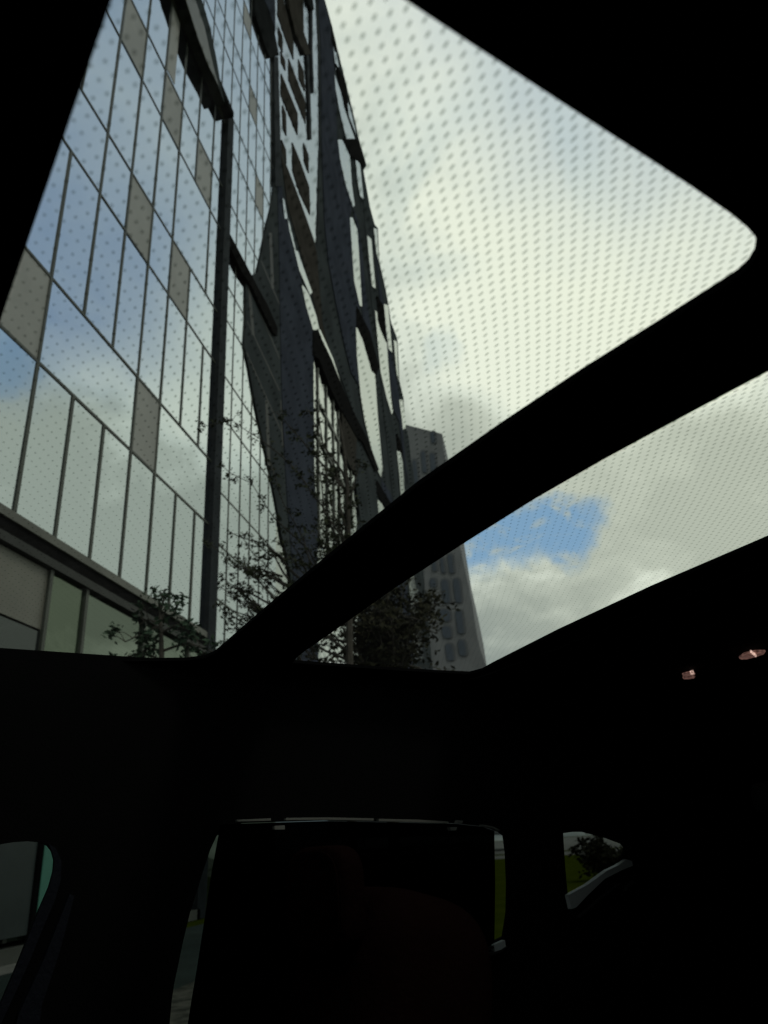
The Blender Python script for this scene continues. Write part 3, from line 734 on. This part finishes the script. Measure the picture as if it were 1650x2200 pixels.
w3 = [(1210, 1790), (1232, 1787), (1256, 1787), (1300, 1798), (1338, 1812), (1345, 1820), (1343, 1832), (1322, 1862), (1290, 1890), (1228, 1952), (1220, 1925), (1214, 1860)]
W1, W2, W3 = [[SP(*p) for p in w_] for w_ in (w1, w2, w3)]
wall_outer = [(UMIN, -1.0), (UMIN, H + 0.01), (UMAX, H + 0.01), (UMAX, -1.0)]
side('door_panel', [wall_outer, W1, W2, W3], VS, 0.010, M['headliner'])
for Wn in (W1, W2, W3):
    us = [p[0] for p in Wn]; zs = [p[1] for p in Wn]
    link('side_window', mesh([CAM + L * (VS - 0.014) + U * a + Z * b - car.location for a, b in ((min(us) - .02, min(zs) - .02), (max(us) + .02, min(zs) - .02), (max(us) + .02, max(zs) + .02), (min(us) - .02, max(zs) + .02))], [(0, 1, 2, 3)]), M['side_glass'], car)
# glass has two faces: tint is applied twice, the shade hangs inside the middle window
shade_pix = [(472, 1772), (470, 1795), (456, 1870), (441, 1970), (424, 2080), (412, 2150), (402, 2215), (398, 2320), (700, 2320), (1062, 2030), (1064, 1900), (1062, 1785), (1035, 1776), (980, 1770), (700, 1764), (500, 1770)]
sh = side('sunshade', [[SP(x, y, VS + 0.01) for x, y in shade_pix]], VS + 0.01, 0.002, M['shade'])
def sbar(name, pix, v, thick, m, parent=car): return side(name, [[SP(x, y, v) for x, y in pix]], v, thick, m, parent)
sbar('shade_bar', [(510, 1761), (582, 1758), (582, 1763), (510, 1765)], VS + 0.03, 0.01, M['bar'], sh)
sbar('shade_bar', [(614, 1757), (700, 1756), (803, 1758), (803, 1763), (700, 1761), (614, 1762)], VS + 0.03, 0.01, M['bar'], sh)
sbar('shade_bar', [(814, 1759), (900, 1761), (964, 1765), (964, 1769), (900, 1766), (814, 1764)], VS + 0.03, 0.01, M['bar'], sh)
sbar('shade_clip', [(590, 1774), (612, 1773), (612, 1782), (590, 1782)], VS + 0.035, 0.012, M['bar'], sh)
sbar('shade_clip', [(967, 1777), (982, 1777), (980, 1784), (969, 1784)], VS + 0.035, 0.012, M['bar'], sh)
sbar('shade_clip', [(984, 1762), (995, 1763), (993, 1769), (983, 1768)], VS + 0.035, 0.012, M['bar'], sh)
sbar('window_trim', [(1036, 1771), (1058, 1775), (1075, 1783), (1072, 1786), (1056, 1779), (1036, 1775)], VS + 0.02, 0.01, M['bar'])
sbar('window_trim', [(1062, 2030), (1085, 2020), (1087, 2036), (1064, 2045)], VS + 0.02, 0.012, M['sill'])
sbar('window_trim', [(990, 2058), (1060, 2032), (1062, 2037), (990, 2066)], VS + 0.02, 0.012, M['gasket'])
sbar('window_trim', [(920, 2092), (1078, 2040), (1090, 2032), (1078, 2046), (920, 2098)], VS + 0.022, 0.012, M['gasket'])
# lit sill strip and seams round the quarter window
sbar('window_sill', [(1221, 1923), (1262, 1901), (1305, 1870), (1330, 1858), (1345, 1846), (1358, 1850), (1360, 1860), (1335, 1870), (1300, 1888), (1262, 1924), (1238, 1950), (1228, 1953)], VS + 0.012, 0.015, M['sill'])
sbar('window_trim', [(1243, 1971), (1300, 1922), (1332, 1898), (1333, 1900), (1302, 1925), (1245, 1974)], VS + 0.012, 0.01, M['gasket'])
sbar('window_trim', [(1348, 1903), (1362, 1893), (1368, 1896), (1352, 1906), (1346, 1914)], VS + 0.03, 0.01, M['gasket'])
# front door window surround
sbar('window_surround', [(104, 1812), (120, 1822), (132, 1850), (131, 1890), (118, 1935), (92, 1995), (62, 2070), (30, 2140), (-5, 2215), (-40, 2300), (-60, 2300), (0, 2160), (35, 2078), (60, 2015), (82, 1960), (106, 1905), (115, 1872), (117, 1848), (112, 1830)],
     VS + 0.012, 0.014, M['side_trim'])
sbar('door_pillar', [(150, 1920), (160, 1925), (130, 2040), (90, 2160), (75, 2300), (10, 2300), (40, 2180), (95, 2060)], VS + 0.02, 0.02, M['side_trim'])
# closed cabin: floor, ends, near side, all black
V, F = [], []
def cab(lo, hi): # box in car axes
    i = len(V)
    for z in (lo[2], hi[2]):
        for u, v in ((lo[0], lo[1]), (hi[0], lo[1]), (hi[0], hi[1]), (lo[0], hi[1])): V.append(CAM + U * u + L * v + Z * z - car.location)
    F.extend([(i, i+3, i+2, i+1), (i+4, i+5, i+6, i+7), (i, i+1, i+5, i+4), (i+1, i+2, i+6, i+5), (i+2, i+3, i+7, i+6), (i+3, i, i+4, i+7)])
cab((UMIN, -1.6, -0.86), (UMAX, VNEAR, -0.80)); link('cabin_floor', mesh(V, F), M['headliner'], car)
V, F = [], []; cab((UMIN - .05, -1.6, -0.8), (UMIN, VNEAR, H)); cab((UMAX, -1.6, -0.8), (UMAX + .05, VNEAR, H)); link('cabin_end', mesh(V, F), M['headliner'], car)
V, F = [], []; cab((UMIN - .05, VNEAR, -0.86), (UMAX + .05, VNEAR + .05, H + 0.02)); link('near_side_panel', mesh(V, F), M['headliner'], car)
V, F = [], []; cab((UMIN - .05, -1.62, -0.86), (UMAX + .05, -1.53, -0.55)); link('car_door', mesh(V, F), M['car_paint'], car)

def blobby(name, c, s, ex, m, parent, rot=0.0, n=22):
    """rounded cushion in car axes"""
    V, F = [], []
    for i in range(n + 1):
        th = -math.pi / 2 + math.pi * i / n
        for j in range(2 * n):
            ph = math.pi * j / n
            f = lambda t: math.copysign(abs(t) ** ex, t)
            x, y, z = f(math.cos(th)) * f(math.cos(ph)), f(math.cos(th)) * f(math.sin(ph)), f(math.sin(th))
            x, y, z = x * s[0], y * s[1], z * s[2]
            cr_, sr = math.cos(rot), math.sin(rot); x, z = x * cr_ - z * sr, x * sr + z * cr_
            V.append(CAM + U * (c[0] + x) + L * (c[1] + y) + Z * (c[2] + z) - car.location)
    for i in range(n):
        for j in range(2 * n):
            a = i * 2 * n + j; b = i * 2 * n + (j + 1) % (2 * n); F.append((a, b, b + 2 * n, a + 2 * n))
    return link(name, mesh(V, F, True), m, parent)
sv = -1.18
a = SP(698, 1930, sv); b_ = SP(860, 2120, sv)
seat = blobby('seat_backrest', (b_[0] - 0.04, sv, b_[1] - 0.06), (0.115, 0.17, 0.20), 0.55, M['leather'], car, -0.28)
seat['label'] = 'dark brown leather seat back'
blobby('headrest', (a[0], sv, a[1]), (0.028, 0.10, 0.075), 0.5, M['leather'], seat)
for dx in (-26, -20):
    q2 = SP(694 + dx, 1935, sv)
    blobby('headrest_piping', (q2[0], sv, q2[1]), (0.003, 0.095, 0.07), 0.6, M['leather'], seat, n=12)
# copper fittings on the rear roof lining, made emissive in place of reflected light
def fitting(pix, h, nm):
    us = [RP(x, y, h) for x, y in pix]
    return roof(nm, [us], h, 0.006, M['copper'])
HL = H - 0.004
fitting([(1588, 1414), (1600, 1405), (1625, 1400), (1645, 1400), (1641, 1406), (1622, 1412), (1604, 1417), (1592, 1417)], HL, 'glowing_fitting')
fitting([(1466, 1450), (1475, 1447), (1488, 1444), (1494, 1449), (1482, 1452), (1468, 1453)], HL, 'glowing_hook')
fitting([(1467, 1457), (1480, 1454), (1494, 1454), (1490, 1458), (1470, 1460)], HL, 'glowing_hook')
fitting([(1612, 1402), (1615, 1402), (1626, 1411), (1623, 1412)], HL - 0.007, 'fitting_glint').data.materials[0] = M['glint']  # emissive streak standing in for the bright glint on the fitting
fitting([(1483, 1447), (1490, 1444), (1492, 1449), (1484, 1450)], HL - 0.007, 'glowing_hook').data.materials[0] = M['glint']  # small emissive piece painted as the glint on the hook
blobby('pillar_piece', (RP(1680, 1735, -0.2)[0] * 0 + SP(1668, 1712, -1.1)[0], -1.1, SP(1668, 1712, -1.1)[1]), (0.035, 0.05, 0.035), 0.6, M['gasket'], car)  # glossy grey piece at the rear pillar, not part of a lamp
sbar('window_trim', [(1622, 1688), (1630, 1690), (1660, 1702), (1660, 1706), (1628, 1694)], -1.05, 0.006, M['bar'])
